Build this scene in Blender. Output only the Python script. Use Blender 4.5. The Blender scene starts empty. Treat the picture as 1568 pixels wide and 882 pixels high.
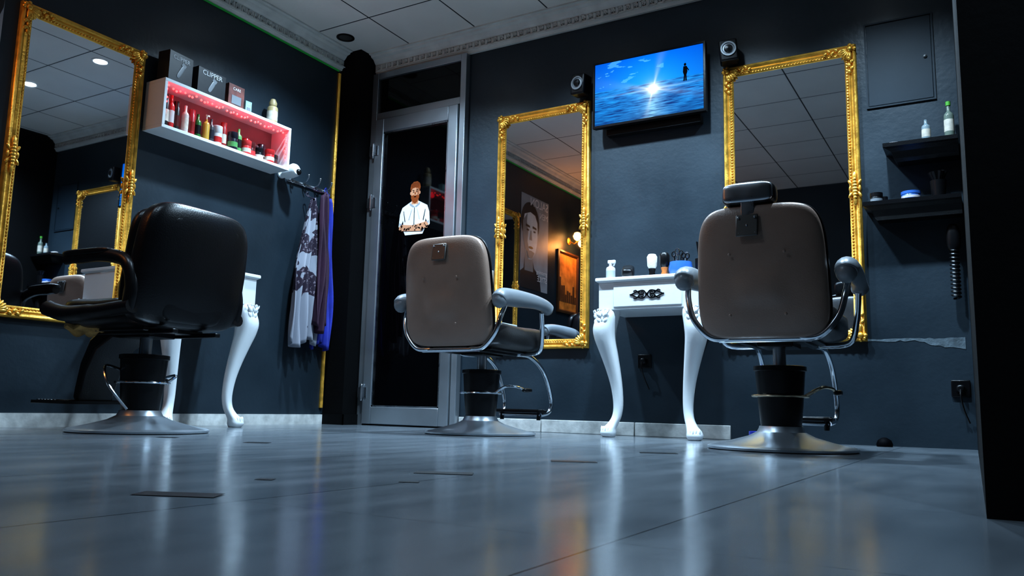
import bpy, bmesh, math, random
from mathutils import Vector, Matrix, Euler
random.seed(7)
SC=bpy.context.scene
SC.view_settings.view_transform='Standard'
try: SC.view_settings.look='Medium High Contrast'
except Exception:
    pass
rad=math.radians
# ------------------------------------------------------------ materials
MATS={}
def mat(name,col,rough=.5,metal=0.,emit=None,es=1.,noise=0.,nscale=8.,bump=0.,bscale=60.,spec=.5,coat=0.,trans=0.,rvar=0.):
    if name in MATS: return MATS[name]
    m=bpy.data.materials.new(name); m.use_nodes=True
    nt=m.node_tree; b=nt.nodes['Principled BSDF']
    b.inputs['Base Color'].default_value=(*col,1); b.inputs['Roughness'].default_value=rough
    b.inputs['Metallic'].default_value=metal; b.inputs['Specular IOR Level'].default_value=spec
    b.inputs['Coat Weight'].default_value=coat; b.inputs['Transmission Weight'].default_value=trans
    if emit: b.inputs['Emission Color'].default_value=(*emit,1); b.inputs['Emission Strength'].default_value=es
    tc=nt.nodes.new('ShaderNodeTexCoord')
    if noise>0 or rvar>0:
        n=nt.nodes.new('ShaderNodeTexNoise'); n.inputs['Scale'].default_value=nscale; n.inputs['Detail'].default_value=6
        nt.links.new(tc.outputs['Object'],n.inputs['Vector'])
        if noise>0:
            r=nt.nodes.new('ShaderNodeMapRange'); r.inputs[1].default_value=.25; r.inputs[2].default_value=.75
            r.inputs[3].default_value=1-noise; r.inputs[4].default_value=1+noise
            nt.links.new(n.outputs['Fac'],r.inputs[0])
            v=nt.nodes.new('ShaderNodeVectorMath'); v.operation='SCALE'; v.inputs[0].default_value=col
            nt.links.new(r.outputs[0],v.inputs['Scale']); nt.links.new(v.outputs[0],b.inputs['Base Color'])
        if rvar>0:
            r2=nt.nodes.new('ShaderNodeMapRange'); r2.inputs[1].default_value=.3; r2.inputs[2].default_value=.7
            r2.inputs[3].default_value=max(0,rough-rvar); r2.inputs[4].default_value=rough+rvar
            nt.links.new(n.outputs['Fac'],r2.inputs[0]); nt.links.new(r2.outputs[0],b.inputs['Roughness'])
    if bump>0:
        n2=nt.nodes.new('ShaderNodeTexNoise'); n2.inputs['Scale'].default_value=bscale; n2.inputs['Detail'].default_value=4
        nt.links.new(tc.outputs['Object'],n2.inputs['Vector'])
        bp=nt.nodes.new('ShaderNodeBump'); bp.inputs['Strength'].default_value=bump; bp.inputs['Distance'].default_value=.01
        nt.links.new(n2.outputs['Fac'],bp.inputs['Height']); nt.links.new(bp.outputs[0],b.inputs['Normal'])
    MATS[name]=m; return m
class NB:
    def __init__(s,m): s.nt=m.node_tree; s.N=s.nt.nodes; s.L=s.nt.links
    def _in(s,sock,v):
        if isinstance(v,(int,float)): sock.default_value=v
        elif isinstance(v,(tuple,list)): sock.default_value=v if len(v)!=3 or sock.type!='RGBA' else (*v,1)
        else: s.L.new(v,sock)
    def m(s,op,a,b=0.,c=0.):
        n=s.N.new('ShaderNodeMath'); n.operation=op; s._in(n.inputs[0],a); s._in(n.inputs[1],b); s._in(n.inputs[2],c); return n.outputs[0]
    def mix(s,f,a,b):
        n=s.N.new('ShaderNodeMix'); n.data_type='RGBA'; s._in(n.inputs[0],f); s._in(n.inputs[6],a); s._in(n.inputs[7],b); return n.outputs[2]
    def lor(s,x,w):
        q=s.m('DIVIDE',x,w); return s.m('DIVIDE',1.,s.m('ADD',1.,s.m('MULTIPLY',q,q)))
    def xyz(s):
        t=s.N.new('ShaderNodeTexCoord'); x=s.N.new('ShaderNodeSeparateXYZ'); s.L.new(t.outputs['Object'],x.inputs[0]); return x.outputs,t.outputs['Object']
    def noise(s,vec,scale,detail=4,sx=None):
        if sx:
            mp=s.N.new('ShaderNodeMapping'); mp.inputs['Scale'].default_value=sx; s.L.new(vec,mp.inputs[0]); vec=mp.outputs[0]
        n=s.N.new('ShaderNodeTexNoise'); n.inputs['Scale'].default_value=scale; n.inputs['Detail'].default_value=detail; s.L.new(vec,n.inputs[0]); return n.outputs['Fac']
# ------------------------------------------------------------ mesh helpers
def empty(name,loc=(0,0,0),rz=0.,rx=0.,ry=0.):
    e=bpy.data.objects.new(name,None); e.empty_display_size=.1; e.location=loc; e.rotation_euler=(rad(rx),rad(ry),rad(rz))
    SC.collection.objects.link(e); return e
def mk(name,bm,m,parent=None,bevel=0.,loc=(0,0,0),rot=(0,0,0),smooth=True,ang=38,seg=2):
    bmesh.ops.recalc_face_normals(bm,faces=bm.faces[:])
    me=bpy.data.meshes.new(name); bm.to_mesh(me); bm.free()
    if m: me.materials.append(m)
    if smooth:
        me.polygons.foreach_set('use_smooth',[True]*len(me.polygons)); me.set_sharp_from_angle(angle=rad(ang))
    o=bpy.data.objects.new(name,me); SC.collection.objects.link(o); o.location=loc; o.rotation_euler=[rad(a) for a in rot]
    if parent: o.parent=parent
    if bevel>0:
        b=o.modifiers.new('bevel','BEVEL'); b.width=bevel; b.segments=seg; b.limit_method='ANGLE'; b.angle_limit=rad(40)
    return o
def BM(): return bmesh.new()
def box(bm,c,s,rot=None,top=None):
    r=bmesh.ops.create_cube(bm,size=1.)
    M=Matrix.Translation(c)@(Euler([rad(a) for a in rot]).to_matrix().to_4x4() if rot else Matrix())@Matrix.Diagonal((*s,1))
    bmesh.ops.transform(bm,matrix=M,verts=r['verts']); return bm
def bx(bm,x0,x1,y0,y1,z0,z1): return box(bm,((x0+x1)/2,(y0+y1)/2,(z0+z1)/2),(abs(x1-x0),abs(y1-y0),abs(z1-z0)))
def sph(bm,c,s,rot=None,u=12,v=8):
    r=bmesh.ops.create_uvsphere(bm,u_segments=u,v_segments=v,radius=1.)
    M=Matrix.Translation(c)@(Euler([rad(a) for a in rot]).to_matrix().to_4x4() if rot else Matrix())@Matrix.Diagonal((*(s if hasattr(s,'__len__') else (s,s,s)),1))
    bmesh.ops.transform(bm,matrix=M,verts=r['verts'])
def ico(bm,c,r):
    q=bmesh.ops.create_icosphere(bm,subdivisions=1,radius=r); bmesh.ops.translate(bm,vec=c,verts=q['verts'])
def rings(bm,R,cap=True,closed=False):
    V=[[bm.verts.new(p) for p in r] for r in R]; n=len(V[0])
    K=len(V)
    for i in range(K if closed else K-1):
        a,b=V[i],V[(i+1)%K]
        for j in range(n): bm.faces.new((a[j],a[(j+1)%n],b[(j+1)%n],b[j]))
    if cap and not closed: bm.faces.new(V[0][::-1]); bm.faces.new(V[-1])
def lathe(bm,prof,c=(0,0,0),seg=32,rot=None):
    M=Matrix.Translation(c)@(Euler([rad(a) for a in rot]).to_matrix().to_4x4() if rot else Matrix())
    rings(bm,[[M@Vector((max(r,.0005)*math.cos(2*math.pi*k/seg),max(r,.0005)*math.sin(2*math.pi*k/seg),z)) for k in range(seg)] for r,z in prof])
def cyl(bm,p1,p2,r1,r2=None,seg=20):
    r2=r1 if r2 is None else r2; tube(bm,[p1,p2],[r1,r2],seg)
def catmull(P,n=6,closed=False):
    P=[Vector(p) for p in P]; out=[]; K=len(P)
    for i in range(K if closed else K-1):
        if closed: p0,p1,p2,p3=P[(i-1)%K],P[i],P[(i+1)%K],P[(i+2)%K]
        else: p0,p1,p2,p3=P[max(i-1,0)],P[i],P[i+1],P[min(i+2,K-1)]
        for k in range(n):
            t=k/n; out.append(.5*((2*p1)+(p2-p0)*t+(2*p0-5*p1+4*p2-p3)*t*t+(3*p1-3*p2+p3-p0)*t**3))
    if not closed: out.append(P[-1])
    return out
def tube(bm,P,r,seg=10,closed=False,sx=1.,up=None):
    P=[Vector(p) for p in P]; K=len(P); R=[]; prev=None
    for i in range(K):
        t=(P[(i+1)%K]-P[i-1]) if closed else (P[min(i+1,K-1)]-P[max(i-1,0)])
        t.normalize()
        if prev is None:
            a=Vector(up) if up else (Vector((0,0,1)) if abs(t.z)<.9 else Vector((1,0,0)))
            n=(a-t*a.dot(t)).normalized()
        else: n=(prev-t*prev.dot(t)).normalized()
        prev=n; b=t.cross(n); q=r[min(i,len(r)-1)] if isinstance(r,(list,tuple)) else r
        R.append([P[i]+n*(q*math.cos(2*math.pi*k/seg))+b*(q*sx*math.sin(2*math.pi*k/seg)) for k in range(seg)])
    rings(bm,R,closed=closed)
def spow(v,e): return math.copysign(abs(v)**e,v)
def sup(bm,c,s,e1=.5,e2=.45,axis='y',U=40,V=16,fn=None,rot=None):
    M=Matrix.Translation(c)@(Euler([rad(a) for a in rot]).to_matrix().to_4x4() if rot else Matrix())
    R=[]
    for i in range(V+1):
        v=-math.pi/2+math.pi*i/V; v=max(min(v,math.pi/2-.02),-math.pi/2+.02)
        ring=[]
        for k in range(U):
            u=2*math.pi*k/U; a=spow(math.cos(v),e1)
            p=a*spow(math.cos(u),e2)*.5; q=a*spow(math.sin(u),e2)*.5; w=spow(math.sin(v),e1)*.5
            co={'y':(p,w,q),'z':(p,q,w),'x':(w,p,q)}[axis]
            co=Vector((co[0]*s[0],co[1]*s[1],co[2]*s[2]))
            if fn: co=fn(co)
            ring.append(M@co)
        R.append(ring)
    rings(bm,R)
def poly(bm,pts,y=0.):
    vs=[bm.verts.new((p[0],y,p[1])) for p in pts]; bm.faces.new(vs)
def ell(cx,cz,a,b,n=20,rot=0):
    c,s=math.cos(rad(rot)),math.sin(rad(rot))
    return [(cx+a*math.cos(t)*c-b*math.sin(t)*s, cz+a*math.cos(t)*s+b*math.sin(t)*c) for t in [2*math.pi*k/n for k in range(n)]]
def flat(name,pts,m,parent,y): 
    bm=BM(); poly(bm,pts,y); return mk(name,bm,m,parent,smooth=False)
# ------------------------------------------------------------ palette
black=mat('black_plastic',(.005,.005,.006),.32,noise=.2,bump=.05,spec=.35)
vinylb=mat('black_vinyl',(.004,.004,.005),.30,noise=.2,bump=.10,bscale=180,spec=.34)
taupe=mat('taupe_vinyl',(.270,.190,.150),.34,noise=.14,nscale=5,bump=.1,bscale=200)
greyp=mat('grey_armrest',(.20,.22,.24),.34,noise=.1)
chrome=mat('chrome',(.72,.78,.84),.16,1.,rvar=.06,nscale=6)
basem=mat('satin_chrome_base',(.62,.68,.74),.34,.9,rvar=.05,nscale=6)
steel=mat('brushed_steel',(.45,.47,.5),.3,1.,rvar=.1)
gold=mat('gold_leaf',(.90,.50,.09),.36,.75,noise=.25,nscale=25,rvar=.08,bump=.15,bscale=90)
mirror=mat('mirror_glass',(.80,.84,.88),.015,1.,rvar=.004)
white=mat('white_lacquer',(.78,.81,.83),.28,noise=.05,nscale=4,bump=.04)
alu=mat('aluminium',(.40,.43,.46),.38,.85,noise=.12,nscale=3,rvar=.06)
glassb=mat('dark_door_glass',(.001,.001,.0015),.04,spec=.35,rvar=.01)
# ------------------------------------------------------------ room shell
H=2.66
wm=mat('painted_wall_charcoal',(.019,.031,.042),.42,noise=.25,nscale=2.2,bump=.10,bscale=35,rvar=.08,spec=.4)
def slab(name,x0,x1,y0,y1,z0,z1,m):
    bm=BM(); bx(bm,x0,x1,y0,y1,z0,z1); return mk(name,bm,m,smooth=False)
slab('wall_left',-.15,0,-5.05,.15,0,H,wm)
slab('wall_back',0,5.8,0,.15,0,H,wm)
slab('wall_rear',0,5.8,-5.05,-4.9,0,H,wm)
slab('wall_far_right',5.65,5.8,-4.9,-2.0,0,H,wm)
wd=mat('painted_wall_black',(.0018,.002,.0025),.7,noise=.2,bump=.08,spec=.15)
bm=BM(); r=[bm.verts.new(p) for p in [(3.885,0,0),(3.935,-2.94,0),(5.65,-2.94,0),(5.65,0,0)]]
f=bm.faces.new(r); e=bmesh.ops.extrude_face_region(bm,geom=[f]); bmesh.ops.translate(bm,vec=(0,0,H),verts=[v for v in e['geom'] if isinstance(v,bmesh.types.BMVert)])
mk('wall_right',bm,wd,smooth=False)
# floor
m=bpy.data.materials.new('polished_floor_tile'); m.use_nodes=True; nb=NB(m); b=nb.N['Principled BSDF']
xyz,oc=nb.xyz()
def seam(v,off,w,P=.6):
    q=nb.m('FRACT',nb.m('DIVIDE',nb.m('ADD',v,off),P)); d=nb.m('ABSOLUTE',nb.m('SUBTRACT',q,.5)); return nb.m('GREATER_THAN',d,.5-w)
sm=nb.m('MAXIMUM',seam(xyz[0],-3.57+6,.0035),nb.m('MULTIPLY',seam(xyz[1],3.5+6,.0025),.5))
n1=nb.noise(oc,1.6,8); n2=nb.noise(oc,9.,6,(1,.25,1))
mixn=nb.m('ADD',nb.m('MULTIPLY',n1,.6),nb.m('MULTIPLY',n2,.4))
ramp=nb.N.new('ShaderNodeMapRange'); ramp.inputs[1].default_value=.3; ramp.inputs[2].default_value=.7; nb.L.new(mixn,ramp.inputs[0])
c1=nb.mix(ramp.outputs[0],(.090,.104,.118),(.165,.185,.205)); c2=nb.mix(nb.m('MULTIPLY',sm,.8),c1,(.02,.022,.025)); nb.L.new(c2,b.inputs['Base Color'])
rr=nb.m('ADD',.09,nb.m('MULTIPLY',n2,.16)); nb.L.new(rr,b.inputs['Roughness']); b.inputs['Specular IOR Level'].default_value=.55
bp=nb.N.new('ShaderNodeBump'); bp.inputs['Strength'].default_value=.12; bp.inputs['Distance'].default_value=.004
nb.L.new(nb.m('SUBTRACT',nb.noise(oc,5.,3),sm),bp.inputs['Height']); nb.L.new(bp.outputs[0],b.inputs['Normal'])
slab('floor',-.15,5.8,-5.05,.15,-.1,0,m)
bm=BM(); md=mat('dark_tile_inset',(.008,.010,.012),.4,noise=.3,spec=.2)
for (x,y,w,d) in [(2.84,-3.51,.135,.055),(2.90,-2.87,.13,.06),(2.93,-2.28,.13,.06),(2.94,-1.63,.13,.06),(1.68,-2.29,.09,.06),(1.66,-3.5,.13,.05),(1.2,-2.3,.08,.05),(2.74,-3.24,.035,.03),(2.97,-3.09,.04,.02)]:
    a=rad(25); pts=[(-.5,-.5),(.5,-.5),(.46,.5),(-.52,.45)]
    vs=[bm.verts.new((x+px*w*math.cos(a)-py*d*math.sin(a),y+px*w*math.sin(a)+py*d*math.cos(a),.0012)) for px,py in pts]
    f=bm.faces.new(vs); 
mk('floor_tile_insets',bm,md,smooth=False)
# ceiling tiles
m=bpy.data.materials.new('ceiling_tile'); m.use_nodes=True; nb=NB(m); b=nb.N['Principled BSDF']; xyz,oc=nb.xyz()
s=nb.m('MAXIMUM',seam(xyz[0],.005+5.5,.009,.55),seam(xyz[1],.54+5.5,.009,.55))
nn=nb.noise(oc,2.0,5); c1=nb.mix(nn,(.64,.60,.55),(.82,.78,.72)); nb.L.new(nb.mix(s,c1,(.03,.035,.035)),b.inputs['Base Color'])
b.inputs['Roughness'].default_value=.7
bp=nb.N.new('ShaderNodeBump'); bp.inputs['Strength'].default_value=.5; bp.inputs['Distance'].default_value=.006
nb.L.new(nb.m('SUBTRACT',nb.m('MULTIPLY',nb.noise(oc,40.,3),.25),s),bp.inputs['Height']); nb.L.new(bp.outputs[0],b.inputs['Normal'])
slab('ceiling',-.15,5.8,-5.05,.15,H,H+.1,m)
mold=mat('plaster_moulding',(.64,.64,.60),.55,noise=.15,bump=.1)
def crown(name,length,loc,rz):
    prof=[(0,H-.135),(-.018,H-.135),(-.022,H-.122),(-.03,H-.118),(-.032,H-.062),(-.045,H-.05),(-.06,H-.03),(-.085,H-.022),(-.09,H-.012),(-.11,H-.010),(-.11,H),(0,H)]
    root=empty(name,loc,rz)
    bm=BM(); rings(bm,[[(x,a,b) for a,b in prof] for x in (0,length)]); mk('profile',bm,mold,root,smooth=False)
    bm=BM(); n=int(length/.05); z0=H-.112; 
    for i in range(n):
        x=.01+i*.05
        for (a,b,c,d) in [(0,.006,0,.044),(0,.034,.038,.044),(.028,.034,.014,.044),(.014,.034,.014,.020),(.014,.020,.014,.03),(0,.05,0,.006)]:
            bx(bm,x+a,x+b,-.037,-.030,z0+c,z0+d)
    mk('meander_relief',bm,mold,root,smooth=False); return root
crown('trim_crown_left',4.7,(0,-4.9,0),90)
crown('trim_crown_back',3.7,(.185,0,0),0)
bb=mat('stone_baseboard',(.55,.55,.53),.5,noise=.35,nscale=14,bump=.1)
slab('baseboard_left',0.001,.014,-4.9,-.20,0,.065,bb)
bm=BM(); 
for x0,x1 in [(1.005,1.60),(1.605,2.20),(2.205,2.745)]: bx(bm,x0,x1,-.016,-.001,0,.075)
mk('baseboard_back',bm,bb,bevel=.003)
bm=BM(); bx(bm,0,.195,-.203,-.19,0,.07); bx(bm,.18,.195,-.203,0,0,.07); mk('baseboard_column',bm,wd)
slab('corner_column',0,.18,-.19,0,0,H,wd)
# plaster patch
bm=BM(); random.seed(3)
top=[];bot=[]
for i in range(41):
    x=3.0+i*.0215; k=i/40
    th=.006+.030*max(0,math.sin(k*7+1.0))*(.4+k)
    top.append((x,.520+random.uniform(-.004,.004))); bot.append((x,.520-th-random.uniform(0,.008)))
for i in range(40):
    vs=[bm.verts.new((p[0],-.0015,p[1])) for p in (bot[i],bot[i+1],top[i+1],top[i])]; bm.faces.new(vs)
bmesh.ops.remove_doubles(bm,verts=bm.verts[:],dist=.0001)
mk('trim_plaster_patch',bm,mat('bare_plaster',(.10,.13,.15),.8,noise=.6,nscale=20,bump=.3),smooth=False)
# ------------------------------------------------------------ mirrors
def ornament(bm,x,z,kind):
    y=-.030
    if kind=='mid':
        for k in range(-3,4):
            sph(bm,(x,y-.004,z+k*.016),(.017-.002*abs(k),.012,.012),(0,0,0),8,6)
        for s in (-1,1):
            for k in range(3):
                sph(bm,(x+s*.022,y,z+(k-1)*.032),(.008,.008,.018),(0,s*30*(k-1),0),8,6)
            sph(bm,(x,y-.002,z+s*.062),(.011,.009,.03),None,8,6)
    else:
        sx,sz=kind
        sph(bm,(x,y-.006,z),(.016,.013,.016),None,10,6)
        for a in range(0,91,18):
            c,s_=math.cos(rad(a)),math.sin(rad(a))
            sph(bm,(x-sx*c*.034,y,z-sz*s_*.034),(.026,.009,.009),(0,math.degrees(math.atan2(-(-sz*s_),-sx*c)),0),8,6)
        for t in range(5):
            sph(bm,(x-sx*(.05+t*.018),y,z+(.008 if t%2 else -.006)*sz),(.013,.008,.009),(0,40 if t%2 else -40,0),8,6)
            sph(bm,(x+(.008 if t%2 else -.006)*sx,y,z-sz*(.05+t*.018)),(.009,.008,.013),(0,40 if t%2 else -40,0),8,6)
        for a in (180,225,270):
            sph(bm,(x-sx*math.cos(rad(a))*.022,y,z-sz*math.sin(rad(a))*.022),(.011,.010,.011),None,8,6)
def rectframe(bm,w,h,prof):
    R=[]
    for (sx,sz) in [(-1,-1),(1,-1),(1,1),(-1,1)]:
        R.append([(sx*(w/2-d),-o,sz*(h/2-d)) for d,o in prof])
    rings(bm,R,closed=True)
def wall_mirror(loc,rz,w,h,name='gold_framed_mirror',rx=0):
    root=empty(name,loc,rz,rx)
    bm=BM(); prof=[(0,.0),(0,.018),(.004,.026),(.010,.030),(.016,.028),(.020,.020),(.026,.018),(.034,.024),(.040,.022),(.044,.016),(.050,.018),(.056,.014),(.060,.006),(.060,.0)]
    rectframe(bm,w,h,prof); mk('moulded_frame',bm,gold,root,ang=50)
    bm=BM(); d=.046
    for i in range(int((w-2*d)/.016)+1):
        x=-w/2+d+i*.016
        for s in (-1,1): ico(bm,(x,-.019,s*(h/2-d)),.0062)
    for i in range(int((h-2*d)/.016)+1):
        z=-h/2+d+i*.016
        for s in (-1,1): ico(bm,(s*(w/2-d),-.019,z),.0062)
    mk('bead_row',bm,gold,root)
    bm=BM()
    for sx in (-1,1):
        for sz in (-1,1): ornament(bm,sx*(w/2-.028),sz*(h/2-.028),(sx,sz))
        ornament(bm,sx*(w/2-.028),0,'mid')
    mk('carved_ornaments',bm,gold,root)
    bm=BM(); bx(bm,-w/2+.05,w/2-.05,-.010,-.004,-h/2+.05,h/2-.05); mk('mirror_glass',bm,mirror,root,smooth=False)
    bm=BM(); bx(bm,-w/2+.01,w/2-.01,-.004,0,-h/2+.01,h/2-.01); mk('back_board',bm,black,root,smooth=False)
    return root
wall_mirror((0.001,-2.085,1.27),90,.67,1.53)
wall_mirror((1.58,-.001,1.265),0,.66,1.53)
wall_mirror((3.085,-.001,1.29),0,.70,1.56)
root=empty('gilded_wall_strip',(0.001,-.215,1.3),90)
bm=BM(); prof=[(-.012,0),(-.012,.012),(-.006,.018),(0,.014),(.006,.018),(.012,.012),(.012,0)]
rings(bm,[[(a,-b,z) for a,b in prof] for z in (-1.19,1.2)]); mk('strip',bm,gold,root)
# ------------------------------------------------------------ door
root=empty('door_1',(0,0,0))
bm=BM()
bx(bm,.185,.235,-.05,-.001,0,2.52); bx(bm,.955,1.00,-.05,-.001,0,2.52); bx(bm,.235,.955,-.05,-.001,2.475,2.52); bx(bm,.235,.955,-.05,-.001,2.165,2.215)
mk('outer_frame',bm,alu,root,bevel=.003)
bm=BM(); bx(bm,.24,.315,-.065,-.012,.01,2.16); bx(bm,.875,.95,-.065,-.012,.01,2.16); bx(bm,.315,.875,-.065,-.012,2.06,2.16); bx(bm,.315,.875,-.065,-.012,.01,.125)
mk('leaf_frame',bm,alu,root,bevel=.004)
bm=BM(); bx(bm,.315,.325,-.058,-.02,.125,2.06); bx(bm,.865,.875,-.058,-.02,.125,2.06); bx(bm,.315,.875,-.058,-.02,.125,.135); bx(bm,.315,.875,-.058,-.02,2.05,2.06)
mk('glazing_bead',bm,steel,root)
bm=BM(); bx(bm,.32,.87,-.04,-.034,.13,2.055); mk('glass_pane',bm,glassb,root,smooth=False)
bm=BM(); bx(bm,.235,.955,-.03,-.024,2.215,2.475); mk('transom_glass',bm,glassb,root,smooth=False)
bm=BM()
for z in (1.93,1.55,.22):
    cyl(bm,(.238,-.075,z-.045),(.238,-.075,z+.045),.011); bx(bm,.20,.275,-.070,-.063,z-.035,z+.035)
    sph(bm,(.238,-.075,z+.05),.009,None,8,6); sph(bm,(.238,-.075,z-.05),.009,None,8,6)
mk('hinges',bm,steel,root)
bm=BM(); cyl(bm,(.912,-.065,1.02),(.912,-.10,1.02),.010); tube(bm,[(.912,-.10,1.02),(.86,-.105,1.02),(.80,-.10,1.02)],.009); bx(bm,.897,.927,-.070,-.064,.92,1.10)
mk('lever_handle',bm,steel,root,bevel=.002)
# barber sticker on the glass (flat vector art)
st=empty('barber_window_sticker',(.605,-.0415,1.295)); st.scale=(1.06,1,1.06)
cw=mat('sticker_white',(.80,.82,.84),.5,noise=.05,spec=.1); co=mat('sticker_orange',(.27,.065,.018),.5,noise=.2,spec=.1); cs=mat('sticker_skin',(.62,.30,.17),.5,noise=.1,spec=.1); ck=mat('sticker_black',(.002,.002,.003),.6,noise=.1,spec=.05); cg=mat('sticker_grey',(.35,.38,.42),.5,noise=.1,spec=.1)
y=-.0002
def fl(n,p,m): 
    global y; y-=.00012; flat(n,p,m,st,y)
fl('shirt_body',[(-.085,.03),(-.09,.10),(-.115,.05),(-.125,.06),(-.118,.14),(-.10,.185),(-.06,.205),(-.03,.22),(.03,.22),(.06,.205),(.10,.185),(.118,.14),(.125,.06),(.115,.05),(.09,.10),(.085,.03),(.07,.0),(-.07,.0)],cw)
fl('neck',[(-.028,.20),(.028,.20),(.026,.25),(-.026,.25)],cs)
fl('collar_l',[(-.045,.215),(0,.185),(-.012,.178),(-.04,.195)],cg); fl('collar_r',[(.045,.215),(0,.185),(.012,.178),(.04,.195)],cg)
fl('face',ell(0,.275,.034,.045),cs)
fl('ear_l',ell(-.036,.275,.006,.011),cs); fl('ear_r',ell(.036,.275,.006,.011),cs)
fl('face_shade',[(.0,.318),(.02,.314),(.034,.285),(.032,.262),(.018,.262),(.014,.29)],mat('sticker_skin_dark',(.36,.14,.07),.5,noise=.1,spec=.1))
fl('beard',[(-.034,.275),(-.03,.258),(-.015,.262),(0,.258),(.015,.262),(.03,.258),(.034,.275),(.032,.24),(.018,.215),(0,.205),(-.018,.215),(-.032,.24)],co)
fl('hair',[(-.036,.285),(-.04,.31),(-.034,.335),(-.015,.35),(.015,.352),(.036,.338),(.042,.312),(.036,.285),(.03,.305),(0,.312),(-.03,.305)],co)
for k in range(6): fl('hair_strand',[(-.028+k*.011,.312),(-.026+k*.011,.312),(-.020+k*.011,.345),(-.023+k*.011,.345)],ck)
fl('mouth',ell(0,.25,.010,.003),ck)
for s in (-1,1):
    fl('eye',ell(s*.013,.283,.005,.0028),ck); fl('brow',[(s*.006,.291),(s*.022,.294),(s*.022,.297),(s*.006,.294)],ck)
fl('nose',[(-.002,.283),(.003,.283),(.006,.267),(-.004,.267)],co)
for s in (-1,1):
    fl('shirt_fold',[(s*.085,.16),(s*.089,.16),(s*.076,.09),(s*.07,.09)],ck)
    fl('shirt_fold',[(s*.02,.17),(s*.022,.17),(s*.045,.10),(s*.041,.10)],cg)
    fl('sleeve_cuff',[(s*.12,.085),(s*.085,.07),(s*.08,.055),(s*.115,.06)],cg)
fl('placket',[(-.002,.18),(.002,.18),(.002,.07),(-.002,.07)],ck)
fl('forearm_a',[(-.118,.058),(-.10,.072),(.06,.052),(.085,.035),(.06,.018),(-.10,.03),(-.12,.04)],cs)
fl('forearm_b',[(.118,.058),(.10,.078),(.0,.062),(-.07,.065),(-.085,.05),(-.06,.042),(.02,.035),(.11,.035)],cs)
for i in range(34):
    x=random.uniform(-.11,.11); z=.05+random.uniform(-.022,.018); fl('tattoo',ell(x,z,random.uniform(.004,.011),random.uniform(.002,.005),7,random.uniform(0,90)),ck)
# ------------------------------------------------------------ TV
tv=empty('wall_mounted_television',(2.315,-.085,2.015),0,rx=0)
w,h=.69,.41
bm=BM(); bx(bm,-w/2,w/2,-.018,.02,-h/2,h/2); mk('housing',bm,black,tv,bevel=.004)
bm=BM(); rectframe(bm,w+.002,h+.002,[(0,0),(0,.022),(.010,.024),(.011,.018),(.011,0)]); mk('bezel',bm,black,tv)
m=bpy.data.materials.new('tv_picture'); m.use_nodes=True; nb=NB(m); b=nb.N['Principled BSDF']; xyz,oc=nb.xyz(); X,Z=xyz[0],xyz[2]
hz=nb.m('GREATER_THAN',Z,.018)
tz=nb.m('MULTIPLY_ADD',Z,3.6,.25)
sky=nb.mix(tz,(.01,.40,1.0),(.0,.14,.75)); edge=nb.lor(nb.m('SUBTRACT',X,.02),.26)
sky=nb.mix(edge,(.0,.07,.45),sky)
cl=nb.m('MULTIPLY',nb.m('GREATER_THAN',nb.noise(oc,7.,5,(1,1,3.2)),.60),nb.m('GREATER_THAN',.1,X)); sky=nb.mix(nb.m('MULTIPLY',cl,.35),sky,(.15,.6,1.))
wv=nb.noise(oc,26.,4,(.5,1,5.)); wv=nb.m('MULTIPLY_ADD',wv,2.2,-.6)
wat=nb.mix(wv,(.0,.02,.16),(.01,.34,.90)); wat=nb.mix(nb.m('MULTIPLY_ADD',Z,-3.6,-.15),wat,(.0,.01,.10))
wat=nb.mix(nb.m('MULTIPLY',nb.lor(nb.m('SUBTRACT',X,.035),.04),nb.m('MULTIPLY',wv,.7)),wat,(.4,.8,1.))
base=nb.mix(hz,wat,sky)
dx=nb.m('SUBTRACT',X,.035); dz=nb.m('ADD',Z,.022); d=nb.m('SQRT',nb.m('ADD',nb.m('MULTIPLY',dx,dx),nb.m('MULTIPLY',dz,dz)))
q4=nb.lor(d,.028); core=nb.m('MULTIPLY',nb.m('MULTIPLY',q4,q4),2.6)
ang=nb.m('ARCTAN2',dz,dx); ray=nb.m('POWER',nb.m('ABSOLUTE',nb.m('COSINE',nb.m('MULTIPLY_ADD',ang,2.,.5))),40.)
rays=nb.m('MULTIPLY',nb.m('MULTIPLY',ray,nb.lor(d,.06)),.6)
strk=nb.m('MULTIPLY',nb.lor(dz,.005),nb.lor(dx,.09))
g=nb.m('MINIMUM',nb.m('ADD',core,nb.m('ADD',rays,nb.m('MULTIPLY',strk,.5))),1.)
col=nb.mix(g,base,(.85,.95,1.))
b.inputs['Base Color'].default_value=(.0,.0,.0,1); b.inputs['Roughness'].default_value=.5; b.inputs['Specular IOR Level'].default_value=.05
nb.L.new(col,b.inputs['Emission Color']); b.inputs['Emission Strength'].default_value=1.25
bm=BM(); poly(bm,[(-w/2+.012,-h/2+.014),(w/2-.012,-h/2+.014),(w/2-.012,h/2-.012),(-w/2+.012,h/2-.012)],-.0195); mk('screen',bm,m,tv,smooth=False)
bm=BM(); poly(bm,ell(.228,.088,.007,.009),-.0200); poly(bm,[(.218,.078),(.238,.078),(.242,.045),(.236,.025),(.238,-.01),(.229,-.01),(.228,.02),(.226,-.01),(.217,-.01),(.221,.025),(.215,.045)],-.0202)
poly(bm,[(.238,.075),(.252,.05),(.248,.047),(.236,.065)],-.0204); mk('screen_person_silhouette',bm,ck,tv,smooth=False)
bm=BM(); bx(bm,-.12,.12,.02,.06,-.12,.12); bx(bm,-.2,.2,.06,.084,-.06,.06); cyl(bm,(0,.03,-.15),(0,.03,-.1),.02); mk('wall_bracket',bm,black,tv)
bm=BM(); bx(bm,-.28,.30,.03,.084,-.245,-.205); mk('under_tv_shadow_bar',bm,black,tv,bevel=.004)  # black bar standing in for the shadow below the television
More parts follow.
